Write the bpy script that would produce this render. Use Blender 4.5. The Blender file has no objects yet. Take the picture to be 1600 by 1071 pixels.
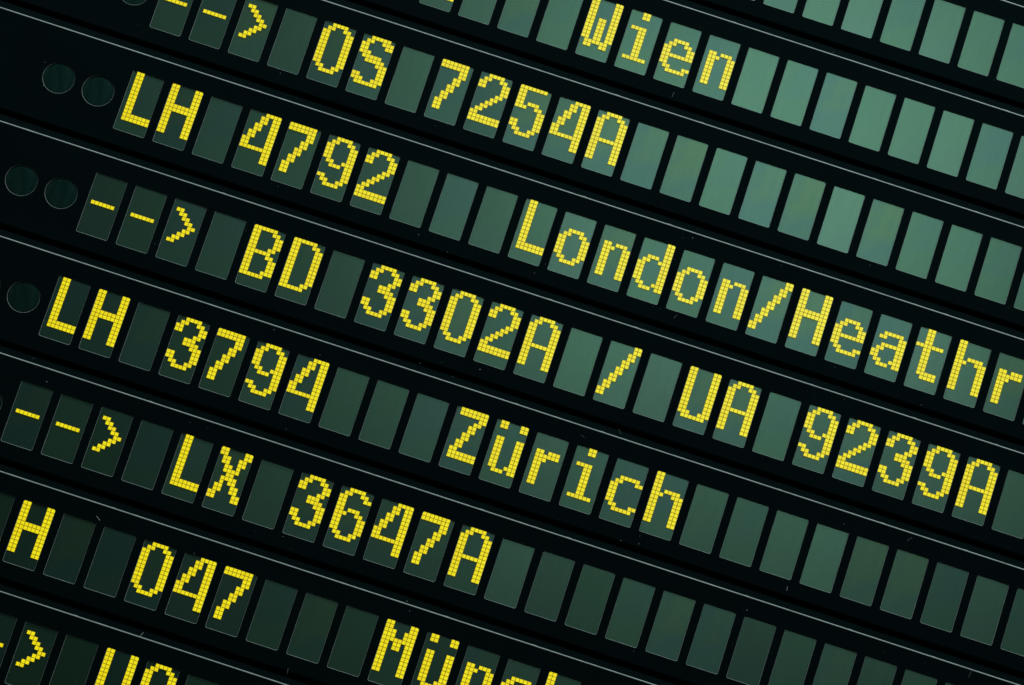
import bpy, math, random
from mathutils import Matrix, Vector
from mathutils.geometry import tessellate_polygon

scene = bpy.context.scene
col = scene.collection
random.seed(11)

# ------------------------------------------------------------------ camera, world, lamps, exposure
# Board plane: X to the right, Z up, the face looks towards -Y.  Board units below are millimetres.
COL, ROW = 50.0, 135.42              # pitch of the character cells and of the display rows
ZB = 2.85                            # height of the reference line (cell bottoms of row 3) above the hall floor
F_PX = 6500.0                        # focal length in pixels of the 1600 px wide photograph
CAM_C = (0.05186266773, 1.19452223319, -4.82280430985)          # board frame: right, down, into the board
CAM_R = ((0.95082630366, -0.30294174056, -0.06446426982),
         (0.30945069869, 0.92042938706, 0.23885143607),
         (-0.01302326142, -0.24705474142, 0.96891400516))


def b2w(v):                          # board frame vector -> Blender axes
    return Vector((v[0], v[2], -v[1]))


cam_data = bpy.data.cameras.new('camera')
cam_data.sensor_fit = 'HORIZONTAL'
cam_data.sensor_width = 36.0
cam_data.lens = F_PX * 36.0 / 1600.0
cam_data.clip_start, cam_data.clip_end = 0.05, 200.0
cam = bpy.data.objects.new('camera', cam_data)
col.objects.link(cam)
right, down, fwd = b2w(CAM_R[0]), b2w(CAM_R[1]), b2w(CAM_R[2])
m3 = Matrix((right, -down, -fwd)).transposed()
cam.matrix_world = Matrix.Translation(b2w(CAM_C) + Vector((0, 0, ZB))) @ m3.to_4x4()
scene.camera = cam

world = bpy.data.worlds.new('World')
scene.world = world
world.use_nodes = True
bg = world.node_tree.nodes['Background']
bg.inputs[0].default_value = (0.36, 0.85, 0.80, 1)
bg.inputs[1].default_value = 0.012


def area(name, loc, target, sx, sy, power, color):
    d = bpy.data.lights.new(name, 'AREA')
    d.shape = 'RECTANGLE'
    d.size, d.size_y, d.energy, d.color = sx, sy, power, color
    o = bpy.data.objects.new(name, d)
    col.objects.link(o)
    o.location = loc
    o.rotation_euler = (Vector(target) - Vector(loc)).to_track_quat('-Z', 'Y').to_euler()
    return o


# long ceiling luminaire above and in front of the board
area('ceiling_luminaire', (0.1, -1.75, ZB + 3.4), (0.1, 0, ZB), 6.0, 0.5, 185, (0.84, 1.0, 0.97))
# bright hall window high up behind the photographer, a little to the right
AZ, EL, DIST = math.radians(4), math.radians(21.0), 8.0
area('hall_window', (DIST * math.sin(AZ) * math.cos(EL), -DIST * math.cos(AZ) * math.cos(EL), ZB + DIST * math.sin(EL)),
     (0.2, 0, ZB), 1.2, 1.2, 15.5, (0.95, 1.0, 1.0))

scene.view_settings.view_transform = 'Standard'
scene.view_settings.look = 'None'
scene.view_settings.exposure = 0.0
scene.view_settings.gamma = 1.0
scene.view_settings.use_curve_mapping = False
scene.render.engine = 'CYCLES'


# ------------------------------------------------------------------ materials
def new_mat(name):
    m = bpy.data.materials.new(name)
    m.use_nodes = True
    nt = m.node_tree
    return m, nt, nt.nodes['Principled BSDF']


def node(nt, kind, **props):
    n = nt.nodes.new(kind)
    for k, v in props.items():
        setattr(n, k, v)
    return n


def noise(nt, coord, scale, detail=3.0, rough=0.6, stretch=None):
    n = node(nt, 'ShaderNodeTexNoise')
    n.inputs['Scale'].default_value = scale
    n.inputs['Detail'].default_value = detail
    n.inputs['Roughness'].default_value = rough
    if stretch:
        mp = node(nt, 'ShaderNodeMapping')
        mp.inputs['Scale'].default_value = stretch
        nt.links.new(coord, mp.inputs['Vector'])
        coord = mp.outputs[0]
    nt.links.new(coord, n.inputs['Vector'])
    return n.outputs['Fac']


def remap(nt, val, a, b, lo=0.3, hi=0.7):
    n = node(nt, 'ShaderNodeMapRange')
    n.inputs['From Min'].default_value, n.inputs['From Max'].default_value = lo, hi
    n.inputs['To Min'].default_value, n.inputs['To Max'].default_value = a, b
    nt.links.new(val, n.inputs['Value'])
    return n.outputs['Result']


def ramp(nt, fac, stops):
    n = node(nt, 'ShaderNodeValToRGB')
    e = n.color_ramp.elements
    while len(e) < len(stops):
        e.new(0.5)
    for k, (p, c) in enumerate(stops):
        e[k].position = p
        e[k].color = (*c, 1)
    nt.links.new(fac, n.inputs['Fac'])
    return n.outputs['Color']


def mix(nt, mode, fac, a, b):
    n = node(nt, 'ShaderNodeMix', data_type='RGBA', blend_type=mode)
    for sock, v in ((n.inputs['Factor'], fac), (n.inputs['A'], a), (n.inputs['B'], b)):
        if hasattr(v, 'links'):
            nt.links.new(v, sock)
        else:
            sock.default_value = v if not isinstance(v, tuple) else (*v, 1)
    return n.outputs['Result']


def coords(nt):
    return node(nt, 'ShaderNodeTexCoord').outputs['Object']


def bump(nt, bsdf, height, strength, dist):
    b = node(nt, 'ShaderNodeBump')
    b.inputs['Strength'].default_value = strength
    b.inputs['Distance'].default_value = dist
    nt.links.new(height, b.inputs['Height'])
    nt.links.new(b.outputs[0], bsdf.inputs['Normal'])


def mat_bezel():
    m, nt, p = new_mat('black_plastic')
    c = coords(nt)
    n1 = noise(nt, c, 9.0, 4)
    n2 = noise(nt, c, 900.0, 2)
    col_ = ramp(nt, n1, [(0.25, (0.0012, 0.0046, 0.0055)), (0.75, (0.0018, 0.0062, 0.0073))])
    nt.links.new(col_, p.inputs['Base Color'])
    nt.links.new(remap(nt, n1, 0.66, 0.8), p.inputs['Roughness'])
    p.inputs['Specular IOR Level'].default_value = 0.012
    bump(nt, p, n2, 0.10, 0.0002)
    return m


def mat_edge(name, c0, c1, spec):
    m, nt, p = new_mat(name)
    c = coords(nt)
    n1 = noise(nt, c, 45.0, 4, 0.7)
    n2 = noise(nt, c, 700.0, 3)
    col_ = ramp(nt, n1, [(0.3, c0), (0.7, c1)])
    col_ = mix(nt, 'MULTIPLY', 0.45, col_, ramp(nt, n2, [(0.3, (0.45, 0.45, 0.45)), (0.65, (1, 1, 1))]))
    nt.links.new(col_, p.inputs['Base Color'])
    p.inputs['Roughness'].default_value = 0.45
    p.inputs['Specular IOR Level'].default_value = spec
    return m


LCD_SPREAD = 0.28


def lcd_reflector(nt, p, dim=1.0):
    """transflective LCD face: a tinted diffusing reflector under a polariser, every cell a little different"""
    c = coords(nt)
    inf = node(nt, 'ShaderNodeObjectInfo')
    rnd = inf.outputs['Random']
    cloud = noise(nt, c, 16.0, 2, 0.5)
    add = node(nt, 'ShaderNodeMath', operation='ADD')
    nt.links.new(rnd, add.inputs[0])
    nt.links.new(remap(nt, cloud, -0.30, 0.30), add.inputs[1])
    add.use_clamp = True
    base = ramp(nt, add.outputs[0], [(0.0, (0.125 * dim, 0.275 * dim, 0.205 * dim)),
                                     (0.45, (0.120 * dim, 0.285 * dim, 0.190 * dim)),
                                     (0.75, (0.112 * dim, 0.262 * dim, 0.218 * dim)),
                                     (1.0, (0.132 * dim, 0.285 * dim, 0.178 * dim))])
    streak = noise(nt, c, 60.0, 4, 0.6, (3.2, 1.0, 0.35))
    grain = noise(nt, c, 1500.0, 2)
    base = mix(nt, 'MULTIPLY', 0.30, base, ramp(nt, streak, [(0.3, (0.72, 0.76, 0.74)), (0.7, (1, 1, 1))]))
    base = mix(nt, 'MULTIPLY', 0.22, base, ramp(nt, grain, [(0.3, (0.5, 0.5, 0.5)), (0.7, (1, 1, 1))]))
    nt.links.new(base, p.inputs['Base Color'])
    p.inputs['Metallic'].default_value = 1.0
    nt.links.new(remap(nt, rnd, LCD_SPREAD - 0.012, LCD_SPREAD + 0.012, 0, 1), p.inputs['Roughness'])


def mat_lcd():
    m, nt, p = new_mat('lcd_glass')
    lcd_reflector(nt, p)
    return m


def mat_pixel():
    m, nt, p = new_mat('lit_pixel')
    lcd_reflector(nt, p, 0.5)
    g = node(nt, 'ShaderNodeNewGeometry')
    c = coords(nt)
    n = noise(nt, c, 700.0, 2)
    e = ramp(nt, g.outputs['Random Per Island'], [(0.0, (0.83, 0.700, 0.004)), (0.5, (0.88, 0.770, 0.005)), (1.0, (0.91, 0.800, 0.007))])
    e = mix(nt, 'MULTIPLY', 0.25, e, ramp(nt, n, [(0.35, (0.80, 0.74, 0.5)), (0.65, (1, 1, 1))]))
    nt.links.new(e, p.inputs['Emission Color'])
    p.inputs['Emission Strength'].default_value = 1.0
    return m


def mat_gap():
    m, nt, p = new_mat('pixel_gap')
    p.inputs['Base Color'].default_value = (0.05, 0.035, 0.004, 1)
    p.inputs['Roughness'].default_value = 0.5
    p.inputs['Emission Color'].default_value = (0.20, 0.085, 0.0, 1)  # glow scattered in the glass between dots, put in as dim emission
    p.inputs['Emission Strength'].default_value = 0.55
    return m


def mat_lamp():
    m, nt, p = new_mat('dark_lens')
    c = coords(nt)
    s = noise(nt, c, 50.0, 5, 0.65, (3.0, 1.0, 0.3))
    colr = ramp(nt, s, [(0.3, (0.009, 0.040, 0.034)), (0.7, (0.018, 0.058, 0.050))])
    nt.links.new(colr, p.inputs['Base Color'])
    p.inputs['Metallic'].default_value = 1.0
    nt.links.new(remap(nt, s, 0.34, 0.42), p.inputs['Roughness'])
    return m


def mat_dust():
    m, nt, p = new_mat('grey_dust')
    g = node(nt, 'ShaderNodeNewGeometry')
    colr = ramp(nt, g.outputs['Random Per Island'], [(0.0, (0.06, 0.075, 0.075)), (0.6, (0.22, 0.25, 0.25)), (1.0, (0.72, 0.76, 0.75))])
    nt.links.new(colr, p.inputs['Base Color'])
    p.inputs['Roughness'].default_value = 0.9
    return m


M_BEZEL = mat_bezel()
M_RIM = mat_edge('rim_highlight_grey', (0.21, 0.245, 0.24), (0.40, 0.445, 0.435), 0.3)  # highlight of the black rounded rims put into a lighter grey
M_BEAD = mat_edge('bead_highlight_grey', (0.28, 0.33, 0.325), (0.42, 0.49, 0.48), 0.4)  # highlight of the row's rounded upper edge put into the bead's grey
M_LCD, M_PIXEL, M_GAP, M_LAMP, M_DUST = mat_lcd(), mat_pixel(), mat_gap(), mat_lamp(), mat_dust()

# ------------------------------------------------------------------ mesh helpers (millimetres in, metres out)
MM = 0.001


class MB:
    def __init__(self):
        self.v, self.f, self.mi, self.sm = [], [], [], []

    def vert(self, x, y, z):
        self.v.append((x * MM, y * MM, z * MM))
        return len(self.v) - 1

    def face(self, idx, mi=0, smooth=False):
        self.f.append(tuple(idx))
        self.mi.append(mi)
        self.sm.append(smooth)

    def box(self, x0, x1, y0, y1, z0, z1, mi=0):
        i = [self.vert(x, y, z) for x in (x0, x1) for y in (y0, y1) for z in (z0, z1)]
        for q in ((0, 1, 3, 2), (4, 6, 7, 5), (0, 4, 5, 1), (2, 3, 7, 6), (0, 2, 6, 4), (1, 5, 7, 3)):
            self.face([i[k] for k in q], mi)

    def mesh(self, name, mats):
        me = bpy.data.meshes.new(name)
        me.from_pydata(self.v, [], self.f)
        for m in mats:
            me.materials.append(m)
        me.polygons.foreach_set('material_index', self.mi)
        me.polygons.foreach_set('use_smooth', self.sm)
        me.update()
        return me


def link(name, me, parent=None, loc=(0, 0, 0), rot=(0, 0, 0)):
    o = bpy.data.objects.new(name, me)
    col.objects.link(o)
    o.parent = parent
    o.location = [c * MM for c in loc]
    o.rotation_euler = rot
    return o


# ------------------------------------------------------------------ the board and its rows
CW, CH = 38.5, 76.6            # window of a character cell
PIT = 4.88                     # dot pitch of the matrix
REC = 1.1                      # how far the glass lies behind the front
LAMP_R, LAMP_Z, LAMP_X = 19.2, 38.5, 17.6
X0, X1 = -7.0, 28.0            # ends of the board, in columns
BOT, TOP = -21.4, 100.0        # lower edge of a row's front and its upper edge (above the cell bottoms)
SLOPE = 12.2                   # height of the hood that leans back above the front
RIM = 0.8                     # rounding of the window edges


def ring_cell(o, z_grow=0.0):
    """outline of a cell window grown by o, corners rounded"""
    r = 1.7 + o
    pts = []
    for cx, cz, a0 in ((CW - 1.7, 1.7, -90), (CW - 1.7, CH - 1.7, 0), (1.7, CH - 1.7, 90), (1.7, 1.7, 180)):
        for k in range(4):
            a = math.radians(a0 + 30 * k)
            pts.append((cx + r * math.cos(a), cz + r * math.sin(a)))
    return pts


def ring_lamp(o):
    n = 40
    return [(LAMP_X + (LAMP_R + o) * math.cos(2 * math.pi * k / n), LAMP_Z + (LAMP_R + o) * math.sin(2 * math.pi * k / n)) for k in range(n)]


FLAT0, FLAT1 = BOT + 2.6, TOP - 0.9     # flat part of the front


def slot(mb, x, ring):
    """one 50 mm wide stretch of the front with an opening in it"""
    xa, xb = x - (COL - CW) / 2, x + CW + (COL - CW) / 2
    outer = [(xa, FLAT0), (xb, FLAT0), (xb, FLAT1), (xa, FLAT1)]
    prof = [(RIM, 0.0)]
    for k in (1, 2, 3):
        a = math.radians(30 * k)
        prof.append((RIM * (1 - math.sin(a)), RIM * (1 - math.cos(a))))
    prof.append((0.0, REC + 0.9))
    inner = [(x + px, pz) for px, pz in ring(RIM)]
    allp = outer + inner
    idx = [mb.vert(px, 0, pz) for px, pz in allp]
    for t in tessellate_polygon([[Vector((px, pz, 0)) for px, pz in outer], [Vector((px, pz, 0)) for px, pz in inner]]):
        a, b, c = (allp[k] for k in t)
        if (b[0] - a[0]) * (c[1] - a[1]) - (b[1] - a[1]) * (c[0] - a[0]) < 0:
            t = (t[0], t[2], t[1])
        mb.face([idx[k] for k in t])
    n = len(inner)
    prev = None
    for lv, (o, y) in enumerate(prof):
        cur = [mb.vert(x + px, y, pz) for px, pz in ring(o)]
        if prev:
            for k in range(n):
                mb.face((prev[k], cur[k], cur[(k + 1) % n], prev[(k + 1) % n]), 1 if 2 <= lv <= 3 else 0, lv <= 3)  # inner bevel faces take the highlight grey
        prev = cur


def plain(mb, xa, xb):
    i = [mb.vert(xa, 0, FLAT0), mb.vert(xb, 0, FLAT0), mb.vert(xb, 0, FLAT1), mb.vert(xa, 0, FLAT1)]
    mb.face(i)


def row_mesh(name, cells, lamps):
    mb = MB()
    g = (COL - CW) / 2
    for c in range(int(X0), int(X1)):
        if c in cells:
            slot(mb, c * COL, ring_cell)
        elif c in lamps:
            slot(mb, c * COL, ring_lamp)
        else:
            plain(mb, c * COL - g, (c + 1) * COL - g)
    xa, xb = X0 * COL - g, X1 * COL - g
    prof = [(y, z) for y, z in ((18.0, BOT), (2.6, BOT))]
    for k in (1, 2, 3):
        a = math.radians(30 * k)
        prof.append((2.6 * (1 - math.sin(a)), BOT + 2.6 * (1 - math.cos(a))))
    lower = prof
    upper = [(0.0, FLAT1)]
    for k in (1, 2, 3):
        a = math.radians(15 * k)
        upper.append((0.9 * (1 - math.cos(a)), FLAT1 + 0.9 * math.sin(a)))
    ye, ze = upper[-1]
    upper += [(ye + 3.8, ze + SLOPE - 0.9), (ye + 4.3, ze + SLOPE - 0.72), (18.0, ze + SLOPE - 0.65)]
    for pr in (lower, upper):
        prev = None
        for k, (y, z) in enumerate(pr):
            cur = (mb.vert(xa, y, z), mb.vert(xb, y, z))
            if prev:
                mb.face((prev[0], prev[1], cur[1], cur[0]), 1 if pr is upper and k == 5 else 0, pr is lower and 1 < k)  # faint highlight on the hood's top edge uses the same lighter grey
            prev = cur
    for x in (xa, xb):                                   # closed ends
        loop = [mb.vert(x, y, z) for y, z in lower + upper]
        mb.face(loop if x == xa else loop[::-1])
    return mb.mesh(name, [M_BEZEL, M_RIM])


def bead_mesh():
    """thin half-round pale bead, added for the highlight along the upper edge of a row, slightly uneven"""
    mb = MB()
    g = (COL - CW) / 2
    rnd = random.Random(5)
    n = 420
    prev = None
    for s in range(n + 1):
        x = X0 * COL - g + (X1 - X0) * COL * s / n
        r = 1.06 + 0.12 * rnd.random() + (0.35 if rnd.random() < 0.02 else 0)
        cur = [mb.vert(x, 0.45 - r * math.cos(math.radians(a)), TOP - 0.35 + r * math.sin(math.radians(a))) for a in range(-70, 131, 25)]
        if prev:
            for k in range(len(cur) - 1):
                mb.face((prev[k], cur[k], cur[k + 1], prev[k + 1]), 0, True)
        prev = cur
    return mb.mesh('highlight_bead', [M_BEAD])


def cell_mesh():
    mb = MB()
    mb.box(-1.4, CW + 1.4, REC, REC + 2.6, -1.4, CH + 1.4)
    return mb.mesh('display_cell', [M_LCD])


def lamp_mesh():
    mb = MB()
    n = 40
    prof = [(LAMP_R + 1.2, 5.0), (LAMP_R + 1.2, 1.3), (LAMP_R - 1.0, 1.2), (0.62 * LAMP_R, 1.1), (0.25 * LAMP_R, 1.05)]
    prev = None
    for r, y in prof:
        cur = [mb.vert(r * math.cos(2 * math.pi * k / n), y, r * math.sin(2 * math.pi * k / n)) for k in range(n)]
        if prev:
            for k in range(n):
                mb.face((prev[k], prev[(k + 1) % n], cur[(k + 1) % n], cur[k]), 0, True)
        prev = cur
    mb.face(prev, 0, True)
    return mb.mesh('indicator_lamp', [M_LAMP])


OVAL = ['..####..', '.##..##.'] + ['##....##'] * 9 + ['.##..##.', '..####..']
E8 = '........'
GLYPH = {
    '0': OVAL, 'O': OVAL,
    '2': ['..####..', '.##..##.', '##....##', '##....##', '......##', '.....##.', '....##..', '...##...', '..##....', '.##.....', '##......', '########', '########'],
    '3': ['..####..', '.##..##.', '##....##', '##....##', '.....##.', '...###..', '...####.', '.....###', '......##', '##....##', '##....##', '.##..##.', '..####..'],
    '4': ['....####', '...##.##', '...##.##', '..##..##', '..##..##', '.##...##', '.##...##', '##....##', '##....##', '########', '......##', '......##', '......##'],
    '5': ['#######.', '##......', '##......', '##......', '##.###..', '###..##.', '......##', '......##', '......##', '##....##', '##....##', '.##..##.', '..####..'],
    '6': ['..####..', '.##..##.', '##....##', '##......', '##......', '##.###..', '###..##.'] + ['##....##'] * 4 + ['.##..##.', '..####..'],
    '7': ['#######.', '#######.', '.....##.', '.....##.', '....##..', '....##..', '...##...', '...##...', '..##....', '..##....', '.##.....', '.##.....', '.##.....'],
    '9': ['..####..', '.##..##.'] + ['##....##'] * 4 + ['.##..###', '..###.##', '......##', '......##', '##....##', '.##..##.', '..####..'],
    'A': ['..####..', '.##..##.'] + ['##....##'] * 5 + ['########'] + ['##....##'] * 5,
    'B': ['######..', '##...##.'] + ['##....##'] * 3 + ['##...##.', '######..', '##...##.'] + ['##....##'] * 3 + ['##...###', '######..'],
    'D': ['######..', '##...##.'] + ['##....##'] * 9 + ['##...##.', '######..'],
    'H': ['##....##'] * 5 + ['########'] * 2 + ['##....##'] * 6,
    'L': ['.##.....'] * 11 + ['.#######'] * 2,
    'M': ['##....##'] * 2 + ['###..###'] * 2 + ['########'] + ['##.##.##'] * 2 + ['##....##'] * 6,
    'S': ['..#####.', '.##..###', '##....##', '##......', '###.....', '.#####..', '..#####.', '.....###', '......##', '......##', '##....##', '###..###', '.######.'],
    'U': ['##....##'] * 11 + ['###..###', '.######.'],
    'W': ['##....##'] * 5 + ['##.##.##'] * 6 + ['.######.', '.##..##.'],
    'X': ['##....##'] * 2 + ['.##..##.'] * 2 + ['..##.#..', '..####..', '...##...', '..####..', '..#.##..'] + ['.##..##.'] * 2 + ['##....##'] * 2,
    'Z': ['.#######'] * 2 + ['......##', '.....##.', '....##..', '....##..', '...##...', '...##...', '..##....', '..##....', '.##.....'] + ['.#######'] * 2,
    'a': [E8] * 4 + ['..#####.', '.##...##', '......##', '..######', '.##...##', '##....##', '##....##', '.##..###', '..###.##'],
    'c': [E8] * 4 + ['..#####.', '.##...##'] + ['##......'] * 5 + ['.##...##', '..#####.'],
    'd': ['......##'] * 4 + ['..###.##', '.##..###'] + ['##....##'] * 5 + ['.##..###', '..###.##'],
    'e': [E8] * 4 + ['..####..', '.##..##.', '##....##', '##....##', '########', '##......', '##......', '.##...##', '..#####.'],
    'h': ['##......'] * 4 + ['##.####.', '###..###'] + ['##....##'] * 7,
    'i': ['...##...'] * 2 + [E8] * 2 + ['.####...'] + ['...##...'] * 7 + ['.######.'],
    'n': [E8] * 4 + ['.##.###.', '.###..##'] + ['.##...##'] * 7,
    'o': [E8] * 4 + ['..####..', '.##..##.'] + ['##....##'] * 5 + ['.##..##.', '..####..'],
    'r': [E8] * 4 + ['.##.###.', '.######.', '.###....'] + ['.##.....'] * 6,
    't': ['..##....'] * 4 + ['#######.'] + ['..##....'] * 6 + ['..#####.', '...####.'],
    '\u00fc': ['.##...##'] * 2 + [E8] * 2 + ['.##...##'] * 7 + ['.##..###', '..###.##'],
    '/': ['......##', '......##', '.....##.', '.....##.', '....##..', '....##..', '...##...', '...##...', '..##....', '..##....', '.##.....', '.##.....', '##......', '##......'],
    '-': [E8] * 7 + ['.######.'],
    '>': [E8] * 2 + ['.##.....', '..##....', '...##...', '....##..', '.....##.', '....##..', '...##...', '..##....', '.##.....'],
}
# the bars of the slash overlap: every column is four dots tall
GLYPH['/'] = [''.join('#' if max(0, 12 - 2 * c) <= r <= min(13, 15 - 2 * c) else '.' for c in range(8)) for r in range(14)]


def glyph_mesh(ch):
    mb = MB()
    s = 2.10
    for r, line in enumerate(GLYPH[ch]):
        for c, k in enumerate(line):
            if k == '#':
                x, z = 2.2 + PIT * c, 74.65 - PIT * r
                h = PIT / 2 - 0.02
                i = [mb.vert(x - h, REC - 0.06, z - h), mb.vert(x + h, REC - 0.06, z - h), mb.vert(x + h, REC - 0.06, z + h), mb.vert(x - h, REC - 0.06, z + h)]
                mb.face(i, 1)
                mb.box(x - s, x + s, REC - 0.22, REC - 0.05, z - s, z + s, 0)
    return mb.mesh('character', [M_PIXEL, M_GAP])


def kind_of(ch):
    if ch.isdigit():
        return 'digit', 'yellow dotted digit ' + ch
    if ch.isalpha():
        return 'letter', 'yellow dotted %s letter %s' % ('capital' if ch.isupper() else 'small', ch)
    return {'-': ('dash', 'yellow dotted dash'), '>': ('arrowhead', 'yellow dotted arrowhead pointing right along the row'), '/': ('slash', 'yellow dotted slash')}[ch]


TEXT = {
    -2: {}, -1: {},
    0: {6: '2', 10: 'Wien'},
    1: {0: '-->', 4: 'OS', 7: '7254A'},
    2: {0: 'LH', 3: '4792', 10: 'London/Heathr'},
    3: {0: '-->', 4: 'BD', 7: '3302A', 13: '/', 15: 'UA', 18: '9239A'},
    4: {0: 'LH', 3: '3794', 10: 'Z\u00fcrich'},
    5: {0: '-->', 4: 'LX', 7: '3647A'},
    6: {0: 'LH', 4: '047', 10: 'M\u00fcnch'},
    7: {0: '-->', 4: 'UA'},
    8: {},
}
ROW_LABEL = {
    -1: 'black display row of blank cells above the Wien row',
    0: 'black display row reading Wien in yellow dots',
    1: 'black display row reading --> OS 7254A in yellow dots',
    2: 'black display row reading LH 4792 London/Heathr in yellow dots',
    3: 'black display row reading --> BD 3302A / UA 9239A in yellow dots',
    4: 'black display row reading LH 3794 Z\u00fcrich in yellow dots',
    5: 'black display row reading --> LX 3647A in yellow dots',
    6: 'black display row reading LH 047 M\u00fcnch in yellow dots',
    7: 'black display row starting with --> below the LH 047 row',
}

board = bpy.data.objects.new('departure_board', None)
board.empty_display_size = 0.1
board['label'] = 'black airport departure board with yellow dot-matrix flight rows and dark green display cells'
board['category'] = 'departure board'
col.objects.link(board)
board.location = (-11 * COL * MM, 0, ZB)

back = MB()
back.box(X0 * COL - 8, X1 * COL - 3, 17.0, 42.0, -(8 - 3) * ROW + BOT, (3 + 2) * ROW + TOP + SLOPE)
link('back_panel', back.mesh('back_panel', [M_BEZEL]), board)

ME_CELL, ME_LAMP, ME_BEAD = cell_mesh(), lamp_mesh(), bead_mesh()
ME_GLYPH = {}
LAMPS = (-2, -1)
for r in range(-2, 9):
    lo, hi = {-2: (11, 26), 8: (0, 13)}.get(r, (0, 26))
    cells = range(lo, hi + 1)
    lamps = LAMPS if r >= 0 else ()
    row = link('display_row', row_mesh('display_row', cells, lamps), board, (0, 0, (3 - r) * ROW))
    if r in ROW_LABEL:
        row['label'] = ROW_LABEL[r]
    link('highlight_bead', ME_BEAD, row)
    for c in cells:
        cell = link('display_cell', ME_CELL, row, (c * COL, 0.25 * random.random(), 0),
                    (math.radians(random.gauss(0, 0.22)), 0, math.radians(random.gauss(0, 0.22))))
        cell.location.y += 0.0003
    for c in lamps:
        link('indicator_lamp', ME_LAMP, row, (c * COL + LAMP_X, random.uniform(0, 0.3), LAMP_Z), (0, random.uniform(-0.2, 0.3), 0))
    for start, word in TEXT[r].items():
        for k, ch in enumerate(word):
            if ch not in ME_GLYPH:
                ME_GLYPH[ch] = glyph_mesh(ch)
            name, lab = kind_of(ch)
            g = link(name, ME_GLYPH[ch], row, ((start + k) * COL, -0.25, 0))
            g['label'] = lab

# ------------------------------------------------------------------ dust and lint lying on the fronts
DUST_PX = [(70, 98), (184, 120), (68, 134), (438, 115), (680, 197), (1302, 82), (427, 333), (608, 411), (654, 367), (633, 436), (428, 516),
           (835, 427), (852, 413), (1032, 483), (1082, 372), (1067, 372), (1359, 415), (1220, 415), (1240, 408), (52, 560), (56, 575), (73, 597),
           (297, 661), (324, 670), (690, 567), (707, 589), (750, 578), (656, 568), (447, 671), (500, 555), (910, 682), (1439, 633), (1319, 624),
           (1273, 617), (155, 813), (442, 839), (455, 858), (640, 955), (636, 940), (449, 1052), (1000, 838), (998, 850), (970, 845), (1047, 898),
           (1167, 954), (1025, 826), (990, 1018), (1418, 845), (1229, 922), (1451, 1053), (1382, 987), (258, 1010), (1206, 86), (1325, 33)]
LINT_PX = [(1050, 152, 90, 7), (966, 671, -38, 7), (1513, 1059, 83, 9), (219, 995, 78, 6), (1053, 498, 80, 6), (1418, 846, 70, 7), (907, 680, -22, 6),
           (449, 1051, 95, 5), (1229, 923, 85, 5), (155, 813, 130, 6)]
dust = MB()
CAMW = cam.matrix_world.translation.copy()


def on_front(u, v):                       # where the sight line through a photo pixel meets the plane of the fronts
    d = m3 @ Vector(((u - 800) / F_PX, -(v - 535.5) / F_PX, -1))
    p = CAMW + d * (-CAMW.y / d.y)
    return p.x / MM, (p.z - ZB) / MM


def in_front_panel(x, z):                 # True on the flat part of a row, off the windows
    h = z % ROW
    h = h - ROW if h > TOP + 14 else h
    if not BOT + 3 < h < TOP - 2:
        return False
    c = (x + 11 * COL) % COL
    return not (-2 < h < CH + 2 and (c < CW + 2 or c > COL - 2))


def speck(x, z, s, y=-0.03):
    n = random.randint(4, 6)
    a0 = random.random() * 6
    st = random.uniform(0.5, 1.0)
    ring = []
    for k in range(n):
        a = a0 + 2 * math.pi * k / n
        q = s * random.uniform(0.6, 1.1)
        ring.append(dust.vert(x + q * math.cos(a) * st, y, z + q * math.sin(a)))
    top = dust.vert(x, y - s * 0.5, z)
    for k in range(n):
        dust.face((ring[k], ring[(k + 1) % n], top))


def lint(x, z, ang, length):
    r, n = 0.24, 6
    bend = random.uniform(-0.7, 0.7)
    prev = None
    a = math.radians(ang)
    px, pz = x, z
    for k in range(n + 1):
        ca, sa = math.cos(a), math.sin(a)
        cur = [dust.vert(px - sa * r * math.cos(t), -0.25 - r * math.sin(t), pz + ca * r * math.cos(t)) for t in (0, 1.57, 3.14, 4.71)]
        if prev:
            for j in range(4):
                dust.face((prev[j], prev[(j + 1) % 4], cur[(j + 1) % 4], cur[j]))
        prev = cur
        px += ca * length / n
        pz += sa * length / n
        a += bend / n


for u, v in DUST_PX:
    x, z = on_front(u, v)
    speck(x, z, random.uniform(0.4, 0.85))
for u, v, ang, ln in LINT_PX:
    x, z = on_front(u, v)
    lint(x, z, ang, ln)
n = 0
while n < 420:
    x, z = random.uniform(-760, 740), random.uniform(-560, 660)
    if in_front_panel(x, z):
        speck(x, z, 0.12 + 0.28 * random.random() ** 3)
        n += 1
n = 0
while n < 620:                            # finer specks on the glass of the cells
    x, z = random.uniform(-760, 740), random.uniform(-560, 660)
    h, c = z % ROW, (x + 11 * COL) % COL
    if 2 < h < CH - 2 and 2 < c < CW - 2 and x > -548:
        speck(x, z, 0.12 + 0.22 * random.random() ** 3, 1.33)
        n += 1
d = link('dust', dust.mesh('dust', [M_DUST]), None, (0, 0, ZB / MM))
d['kind'] = 'stuff'
d['label'] = 'tiny pale dust specks and lint on the black fronts'
d['category'] = 'dust'
